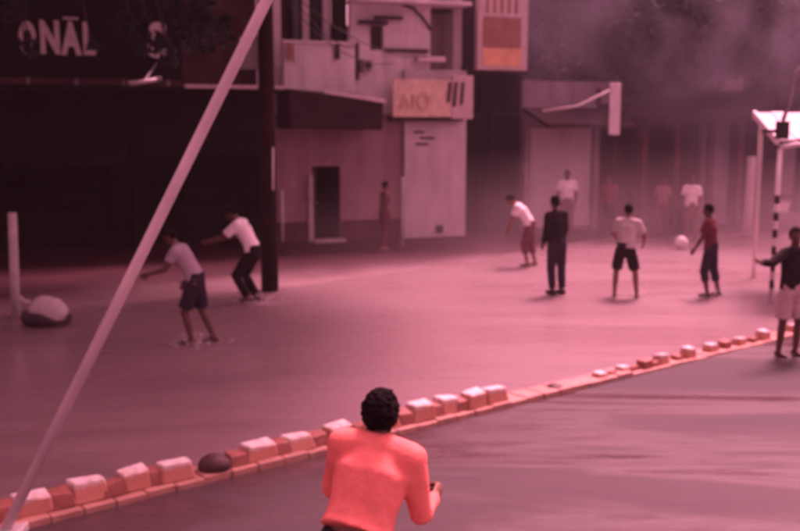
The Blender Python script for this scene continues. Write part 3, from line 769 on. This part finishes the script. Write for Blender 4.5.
def person(label, loc, yaw, pose, shirt, bottom, skin='skin', sleeve=.55, legs='shorts', scale=1.0, hem=0.01, detail=.009, hold=None, hair_k=1.0, hair_n=.006, group=None, face=True, shoes=None):
    """pose: directions in the person's frame (x right, y forward, z up)."""
    V = lambda k, d=(0, 0, -1): Vector(pose.get(k, d)).normalized()
    e = empty('person', loc, yaw); e.scale = (scale,) * 3
    tag(e, label, 'person', group)
    sp = V('spine', (0, 0, 1)); hd = V('head', (0, 0.05, 1)); tw = R(pose.get('twist', 0))
    hx = Vector((1, 0, 0)); sx = Vector((math.cos(tw), math.sin(tw), 0)); sx = (sx - sp * sx.dot(sp)).normalized()
    pel = Vector((0, 0, 0)); waist = pel + sp * .0 + Vector((0, 0, .14)) * .5 + sp * .10
    chest = waist + sp * .22; neck = chest + sp * .14; 
    fwd = sp.cross(sx) * -1 if False else sx.cross(sp) * -1
    fwd = sp.cross(sx); 
    shl, shr = neck - sx * .175 - sp * .035, neck + sx * .175 - sp * .035
    J = {}
    for s, sh_ in (('l', shl), ('r', shr)):
        J['s' + s] = sh_; J['e' + s] = sh_ + V('ua_' + s) * .285; J['w' + s] = J['e' + s] + V('fa_' + s, pose.get('ua_' + s, (0, 0, -1))) * .25
        hp = pel + hx * (.09 if s == 'r' else -.09) - Vector((0, 0, .03))
        J['h' + s] = hp; J['k' + s] = hp + V('th_' + s) * .42; J['a' + s] = J['k' + s] + V('sh_' + s, pose.get('th_' + s, (0, 0, -1))) * .40
    low = min(J['al'].z, J['ar'].z) - .075
    # head
    nk = neck + (sp * .5 + hd * .5).normalized() * .075
    nk = neck + (nk - neck) * pose.get('neck_len', 1.0)
    hc = nk + hd * .115
    hf = Vector(pose.get('look', (0, 1, 0))); hf = (hf - hd * hf.dot(hd)).normalized(); hr = hf.cross(hd)
    lift = Vector((0, 0, -low))
    for k in J: J[k] = J[k] + lift
    pel, waist, chest, neck, nk, hc = [p + lift for p in (pel, waist, chest, neck, nk, hc)]
    b = MB()
    b.tube([pel - Vector((0, 0, .02)), pel + (waist - pel) * .5, waist, chest, neck - sp * .03], [.115, .150, .135, .165, .10], 18, .66, sx, 'round')
    b.tube([J['sl'], neck - sp * .01, J['sr']], [.058, .07, .058], 12, cap='round')
    b.tube([neck - sp * .04, nk + hd * .05], [.062, .054], 12, cap='round')
    for s in 'lr':
        b.tube([J['s'+s], (J['s'+s] + J['e'+s]) * .5, J['e'+s]], [.056, .049, .040], 12, cap='round')
        f = (J['w'+s] - J['e'+s])
        b.tube([J['e'+s], J['e'+s] + f * .35, J['w'+s]], [.040, .040, .027], 12, cap='round')
        b.tube([J['h'+s], J['h'+s] * .55 + J['k'+s] * .45, J['k'+s]], [.092, .079, .056], 14, cap='round')
        g = J['a'+s] - J['k'+s]
        b.tube([J['k'+s], J['k'+s] + g * .32, J['a'+s]], [.054, .056, .036], 12, cap='round')
        # foot
        ft = Vector(pose.get('foot_' + s, (0, 1, 0))).normalized(); A = J['a'+s]
        b.tube([A - ft * .04 - Vector((0, 0, .035)), A + ft * .06 - Vector((0, 0, .04)), A + ft * .15 - Vector((0, 0, .052))], [.036, .036, .024], 10, cap='round')
        # hand: palm, four fingers, thumb
        d = f.normalized(); sgn = 1 if s == 'r' else -1
        pn = Vector(pose.get('palm_' + s, (-sgn, 0, 0))); pn = (pn - d * pn.dot(d)).normalized(); across = d.cross(pn)
        W_ = J['w'+s]; curl = pose.get('curl_' + s, .35)
        b.tube([W_ - d * .01, W_ + d * .04, W_ + d * .085], [.028, .040, .038], 10, .45, across, 'round')
        for q, ln_ in enumerate((.062, .072, .068, .055)):
            r0 = W_ + d * .083 + across * ((q - 1.5) * .020)
            k1 = r0 + (d * math.cos(curl) + pn * math.sin(curl)) * ln_ * .55
            k2 = k1 + (d * math.cos(curl * 2.2) + pn * math.sin(curl * 2.2)) * ln_ * .5
            b.tube([r0 - d * .02, k1, k2], [.0095, .009, .0075], 8, cap='round')
        tdir = 1 if across.dot(fwd) > 0 else -1
        t0 = W_ + d * .03 + across * (.030 * tdir)
        t1 = t0 + (d * .7 + across * (.7 * tdir) + pn * .3).normalized() * .04
        b.tube([t0, t1, t1 + (d * .9 + across * (.2 * tdir) + pn * .4).normalized() * .03], [.012, .0105, .0085], 8, cap='round')
        J['g' + s] = W_ + d * .08 + pn * .03
    b.ell(hc + hd * .02 - hf * .008, hr * .074, hf * .094, hd * .098, 18, 12)
    b.ell(hc - hd * .055 + hf * .022, hr * .057, hf * .066, hd * .062, 14, 10)
    b.tube([hc + hf * .084 + hd * .012, hc + hf * .102 - hd * .022], [.010, .017], 8, cap='round')
    for s_ in (-1, 1): b.ell(hc + hr * (.077 * s_) - hd * .01 - hf * .005, hr * .011, hf * .022, hd * .033, 10, 8)
    bo = obj('body', remesh(b, detail, 3), M[skin], e, smooth=True)
    # hair
    h = MB().ell(hc + hd * .026 - hf * .013, hr * (.083 * hair_k), hf * (.101 * hair_k), hd * (.106 * hair_k), 72, 48)
    me = h.mesh('hair'); bm = bmesh.new(); bm.from_mesh(me)
    hcc = hc + hd * .026
    kill = [v for v in bm.verts if ((v.co - hcc).dot(hf) > .035 and (v.co - hcc).dot(hd) < .045) or (v.co - hcc).dot(hd) < -.10 or ((v.co - hcc).dot(hf) > -.02 and (v.co - hcc).dot(hd) < -.03)]
    bmesh.ops.delete(bm, geom=kill, context='VERTS')
    for v in bm.verts: v.co += (v.co - hcc).normalized() * hair_n * (noise.noise(v.co * 45) + .6 * noise.noise(v.co * 110))
    bm.to_mesh(me); bm.free()
    obj('hair', me, M['hair'], e, smooth=True)
    if face:
        for s_ in (-1, 1):
            MB().ell(hc + hf * .083 + hr * (.030 * s_) + hd * .008, hr * .014, hf * .008, hd * .008, 10, 6).build('eye', M['eye'], bo, smooth=True)
        MB().tube([hc + hf * .083 - hr * .022 - hd * .055, hc + hf * .090 - hd * .054, hc + hf * .083 + hr * .022 - hd * .055], [.005, .009, .005], 8).build('mouth', M['lip'], bo, smooth=True)
    # shirt
    if shirt:
        c = MB()
        c.tube([pel + Vector((0, 0, hem)), waist - sp * .03, waist + sp * .04, chest, neck - sp * .035, neck + sp * .005], [.185, .172, .168, .188, .125, .080], 20, .70, sx)
        c.tube([J['sl'], neck - sp * .02, J['sr']], [.078, .088, .078], 12, cap='round')
        for s in 'lr':
            u = J['e'+s] - J['s'+s]; f = J['w'+s] - J['e'+s]
            if sleeve <= 1: c.tube([J['s'+s], J['s'+s] + u * sleeve], [.080, .074], 14)
            else: c.tube([J['s'+s], J['e'+s], J['e'+s] + f * (sleeve - 1)], [.078, .062, .045], 14)
        obj('shirt', remesh(c, .013, 3, .008, 8, len(label)), shirt, e, smooth=True)
    c = MB()
    c.tube([pel - Vector((0, 0, .16)), pel - Vector((0, 0, .06)), pel + Vector((0, 0, .03)), pel + Vector((0, 0, .12))], [.120, .172, .180, .165], 18, .74, hx)
    for s in 'lr':
        t_ = J['k'+s] - J['h'+s]; g = J['a'+s] - J['k'+s]
        if legs == 'shorts': c.tube([J['h'+s], J['h'+s] + t_ * .45, J['h'+s] + t_ * .88], [.108, .106, .104], 14)
        elif legs == 'trousers': c.tube([J['h'+s], J['h'+s] + t_ * .5, J['k'+s], J['k'+s] + g * .5, J['k'+s] + g * .93], [.105, .094, .078, .074, .066], 14)
        else: c.tube([J['h'+s], J['h'+s] + t_ * .5, J['k'+s], J['k'+s] + g * .45], [.105, .096, .084, .080], 14)
    obj('shorts' if legs == 'shorts' else 'trousers', remesh(c, .013, 2, .008, 8, len(label) + 3), bottom, e, smooth=True)
    if shoes:
        for s in 'lr':
            ft = Vector(pose.get('foot_' + s, (0, 1, 0))).normalized(); A = J['a'+s]
            MB().tube([A - ft * .05 - Vector((0, 0, .03)), A + ft * .05 - Vector((0, 0, .035)), A + ft * .16 - Vector((0, 0, .048))], [.047, .047, .030], 12, cap='round').build('shoe', shoes, e, smooth=True)
    return e, J

white, grey, black = cloth('white_cotton', (.84, .79, .79)), cloth('grey_cotton', (.34, .29, .33)), cloth('black_cotton', (.014, .009, .011))
orange = cloth('orange_cotton', (.92, .25, .21))
navy = cloth('dark_navy_cotton', (.028, .02, .035)); brown = cloth('brown_cotton', (.16, .07, .065)); cream = cloth('cream_cotton', (.50, .42, .42))
beige = cloth('pale_grey_cotton', (.48, .43, .43)); redd = cloth('dark_red_cotton', (.13, .03, .04)); pinkc = cloth('pale_pink_cotton', (.55, .40, .42))

def G(px, py, z=0.0): return gp(px, py, z)
# man in orange, close to the camera, seen from behind
pose = dict(spine=(.24, .50, 1), head=(.0, .42, 1), look=(.0, 1, -.4), neck_len=.25, ua_l=(-.22, .30, -1), fa_l=(.1, .9, -.5), ua_r=(.16, -.05, -1), fa_r=(.22, .9, .05), curl_r=.9, palm_r=(-1, 0, -.2),
            th_l=(-.12, .35, -1), sh_l=(0, -.25, -1), th_r=(.15, .1, -1), sh_r=(0, -.35, -1), foot_r=(.2, 1, 0))
fore, FJ = person('person in orange top seen from behind, holding a small black object', (-.225, 4.85, 0), R(-4), pose, orange, navy, 'skin', 1.9, 'trousers', 1.06, .09, .007, hair_k=1.10, hair_n=.016, shoes=M['black_box'])
ho_ = empty('handset', fore.matrix_basis @ FJ['gr']); tag(ho_, 'small black handset held by the person in orange', 'handset')
ho_.rotation_euler = (R(70), 0, R(-40))
MB().box((-.025, -.012, -.03), (.025, .012, .10)).build('case', M['black_box'], ho_, bevel=.006)
MB().tube([(.012, 0, .10), (.012, 0, .14)], .005, 8).build('aerial', M['black_box'], ho_)

# runner by the slanting pipe
person('person in grey shirt and dark shorts running bent forward by the slanting pipe', G(197, 343), R(82),
       dict(spine=(0, .62, 1), head=(0, .75, 1), look=(0, 1, -.3), ua_l=(-.2, .5, -1), fa_l=(0, 1, -.3), ua_r=(.2, -.5, -1), fa_r=(0, .5, -.9), th_l=(-.06, .32, -1), sh_l=(0, -.25, -1), th_r=(.06, -.12, -1), sh_r=(0, -.45, -1)),
       grey, navy, 'skin2', .6, 'shorts', 1.02)
person('person in white shirt crouching forward beside the dark wooden pole', G(254, 303), R(80),
       dict(spine=(0, .55, 1), head=(0, .8, .8), look=(0, 1, -.5), ua_l=(-.15, .8, -.75), fa_l=(0, 1, -.25), ua_r=(.15, .7, -.8), fa_r=(0, 1, -.3), th_l=(-.15, .75, -1), sh_l=(0, -.55, -1), th_r=(.15, .5, -1), sh_r=(0, -.55, -1)),
       white, black, 'skin2', .8, 'trousers', 1.1)
person('person in brown clothes standing close to the pale house wall', G(384, 250, PV), R(-70),
       dict(spine=(0, .08, 1), head=(0, .1, 1), ua_l=(-.1, .1, -1), fa_l=(0, .4, -1), ua_r=(.1, -.1, -1), fa_r=(0, .4, -1), th_l=(-.05, .1, -1), sh_l=(0, -.1, -1), th_r=(.05, -.1, -1), sh_r=(0, -.15, -1)),
       brown, redd, 'skin', .6, 'trousers', .98)
person('person in white shirt stooping next to the tall figure in black', G(529, 266), R(75),
       dict(spine=(0, .75, 1), head=(0, .9, .6), look=(0, 1, -.6), ua_l=(-.1, .4, -1), fa_l=(0, .3, -1), ua_r=(.1, .5, -1), fa_r=(0, .4, -1), th_l=(-.1, .25, -1), sh_l=(0, -.2, -1), th_r=(.1, -.05, -1), sh_r=(0, -.25, -1)),
       white, redd, 'skin', .7, 'long', 1.0)
person('tall person all in black standing on the flooded road', G(556, 294), R(30),
       dict(spine=(-.04, .06, 1), head=(-.05, .15, 1), ua_l=(-.12, .0, -1), fa_l=(.1, .5, -1), ua_r=(.12, -.05, -1), fa_r=(-.05, .35, -1), th_l=(-.03, .08, -1), sh_l=(.02, -.12, -1), th_r=(.03, -.02, -1), sh_r=(-.03, -.1, -1)),
       black, navy, 'skin2', 1.9, 'trousers', 1.04, shoes=M['black_box'])
person('person in white short sleeved shirt standing upright against the shuttered wall', G(566, 236, PV), R(180),
       dict(spine=(0, .0, 1), head=(0, .05, 1), ua_l=(-.25, .0, -1), fa_l=(.1, .2, -1), ua_r=(.25, .0, -1), fa_r=(-.1, .3, -1), th_l=(-.05, 0, -1), th_r=(.05, 0, -1)),
       white, redd, 'skin2', .7, 'trousers', 1.05)
person('person in dark clothes standing at the corner of the open hall', G(607, 240, PV), R(160),
       dict(spine=(0, .0, 1), ua_l=(-.12, .0, -1), fa_l=(0, .2, -1), ua_r=(.12, .0, -1), fa_r=(0, .2, -1), th_l=(-.04, 0, -1), th_r=(.04, 0, -1)),
       redd, black, 'skin2', .6, 'trousers', 1.0)
person('person in pale shirt and black shorts wading with legs apart', G(624, 297), R(-25),
       dict(spine=(.05, .25, 1), head=(-.15, .35, 1), look=(-.2, 1, -.3), ua_l=(-.4, .3, -1), fa_l=(.2, .8, -.8), ua_r=(.45, .2, -1), fa_r=(-.2, .8, -.6), th_l=(-.20, .12, -1), sh_l=(-.02, -.15, -1), th_r=(.24, .05, -1), sh_r=(.14, -.2, -1)),
       beige, black, 'skin', .75, 'shorts', .98)
person('person in dark shirt and dark trousers striding beyond the white ball', G(709, 296), R(60),
       dict(spine=(0, .12, 1), head=(0, .15, 1), ua_l=(-.12, .25, -1), fa_l=(0, .6, -1), ua_r=(.12, -.2, -1), fa_r=(0, .2, -1), th_l=(-.04, .22, -1), sh_l=(0, -.2, -1), th_r=(.04, -.12, -1), sh_r=(0, -.25, -1)),
       redd, navy, 'skin2', .7, 'long', .97)
person('person in white shirt standing far back in front of the open hall', G(690, 240, PV), R(150),
       dict(spine=(0, .0, 1), ua_l=(-.2, .0, -1), fa_l=(.1, .3, -1), ua_r=(.2, .1, -1), fa_r=(0, .5, -1), th_l=(-.05, 0, -1), th_r=(.05, .1, -1), sh_r=(0, -.1, -1)),
       white, brown, 'skin2', .7, 'trousers', 1.0)
person('person in dull brown shirt standing inside the edge of the open hall', G(661, 238, PV), R(200),
       dict(spine=(0, .05, 1), ua_l=(-.12, .2, -1), fa_l=(.1, .6, -1), ua_r=(.12, .0, -1), fa_r=(0, .2, -1), th_l=(-.05, 0, -1), th_r=(.05, 0, -1)),
       cloth('dull_brown_cotton', (.24, .14, .14)), redd, 'skin2', .7, 'trousers', .97)
person('person in black jacket and pale shorts with one arm stretched out beside the stall', G(788, 356), R(200),
       dict(spine=(0, .05, 1), head=(.05, .05, 1), look=(.4, 1, 0), ua_r=(1, .25, -.45), fa_r=(1, .3, .18), ua_l=(-.25, .1, -1), fa_l=(-.1, .5, -1), th_l=(-.08, .05, -1), sh_l=(0, -.08, -1), th_r=(.08, .0, -1), sh_r=(.02, -.1, -1)),
       black, pinkc, 'skin2', 1.85, 'shorts', 1.0)

# ball
bp_ = G(681, 249)
ball = empty('ball', bp_); tag(ball, 'white ball lying on the wet road behind the players', 'ball')
ico = bmesh.new(); bmesh.ops.create_icosphere(ico, subdivisions=3, radius=.17)
me = bpy.data.meshes.new('shell'); ico.to_mesh(me); ico.free()
o = obj('shell', me, M['ballm'], ball, smooth=True); o.location = (0, 0, .165)
for k in range(5):
    a = k * 2 * math.pi / 5; d = Vector((math.cos(a) * .75, math.sin(a) * .75, .66 if k % 2 else -.1)).normalized()
    s1 = d.orthogonal().normalized(); s2 = d.cross(s1)
    pts = [d * .1712 * .985 + (s1 * math.cos(2 * math.pi * q / 5) + s2 * math.sin(2 * math.pi * q / 5)) * .045 for q in range(5)]
    m_ = MB().hexa([p * .95 + Vector((0, 0, .165)) for p in pts], [p.normalized() * .1725 + Vector((0, 0, .165)) for p in pts]); m_.build('patch', M['steel'], ball)

bpy.data.scenes.remove(TMP)

def splash(px, py, n, w, h, seed):
    rg = random.Random(seed); m_ = MB()
    for i in range(n):
        r_ = rg.uniform(.004, .016) * rg.uniform(.5, 1); a = rg.uniform(0, 6.28); q = rg.random() ** 1.3
        m_.ell((math.cos(a) * w * q, math.sin(a) * w * .5 * q, .01 + h * rg.random() ** 2 * (1 - q * .6)), Vector((r_ * 1.6, 0, 0)), Vector((0, r_, 0)), Vector((0, 0, r_ * .8)), 6, 4)
    o = m_.build('splash', M['foam'], smooth=True); o.location = gp(px, py); o['kind'] = 'stuff'
    return o
for a in ((262, 305, 160, .6, .22, 1), (200, 345, 110, .5, .22, 2), (638, 296, 170, .45, .26, 3), (716, 296, 120, .45, .2, 4)): splash(*a)

# ------------------------------------------------------------------ rain haze and drifting smoke
def volume(name, col, dens, aniso=0.2):
    m = bpy.data.materials.new(name); m.use_nodes = True; n = m.node_tree; n.nodes.clear()
    v = n.nodes.new('ShaderNodeVolumePrincipled'); o = n.nodes.new('ShaderNodeOutputMaterial')
    v.inputs['Color'].default_value = (*col, 1); v.inputs['Density'].default_value = dens; v.inputs['Anisotropy'].default_value = aniso
    n.links.new(v.outputs[0], o.inputs['Volume'])
    return m, v, n
hm, _, _ = volume('rain_haze', (0.95, 0.88, 0.90), HAZE)
hz = MB().box((-75, -30, -1.0), (75, 75, 17.0)).build('haze', hm); hz['kind'] = 'stuff'
def cloud(name, mname, loc, rad, col, dens, scale, lo, hi):
    sm, sv, sn = volume(mname, col, dens, 0.1); L = sn.links.new
    tc = sn.nodes.new('ShaderNodeTexCoord'); no = sn.nodes.new('ShaderNodeTexNoise')
    no.inputs['Scale'].default_value = scale; no.inputs['Detail'].default_value = 4; no.inputs['Distortion'].default_value = 0.6
    L(tc.outputs['Object'], no.inputs['Vector'])
    mr = sn.nodes.new('ShaderNodeMapRange'); mr.inputs[1].default_value = lo; mr.inputs[2].default_value = hi; mr.inputs[4].default_value = dens
    L(no.outputs['Fac'], mr.inputs[0])
    ln_ = sn.nodes.new('ShaderNodeVectorMath'); ln_.operation = 'LENGTH'          # thins out towards its edge
    mp = sn.nodes.new('ShaderNodeMapping'); mp.inputs['Scale'].default_value = tuple(1 / r for r in rad)
    L(tc.outputs['Object'], mp.inputs[0]); L(mp.outputs[0], ln_.inputs[0])
    fo = sn.nodes.new('ShaderNodeMapRange'); fo.inputs[1].default_value = 0.35; fo.inputs[2].default_value = 1.0; fo.inputs[3].default_value = 1.0; fo.inputs[4].default_value = 0.0
    L(ln_.outputs['Value'], fo.inputs[0])
    mu = sn.nodes.new('ShaderNodeMath'); mu.operation = 'MULTIPLY'; L(mr.outputs[0], mu.inputs[0]); L(fo.outputs[0], mu.inputs[1])
    L(mu.outputs[0], sv.inputs['Density'])
    o = MB().ell((0, 0, 0), Vector((rad[0], 0, 0)), Vector((0, rad[1], 0)), Vector((0, 0, rad[2])), 24, 14).build(name, sm, smooth=True)
    o.location = loc; o['kind'] = 'stuff'
    return o
cloud('smoke', 'drifting_smoke', (10.0, 29.0, 5.2), (8.5, 4.0, 4.4), (0.40, 0.38, 0.46), SMOKE, 0.42, 0.42, 0.72)
cloud('spray_mist', 'spray_mist', (6.6, 24.5, 0.2), (11.0, 7.0, 2.6), (0.86, 0.72, 0.76), MIST, 0.5, 0.3, 0.7)
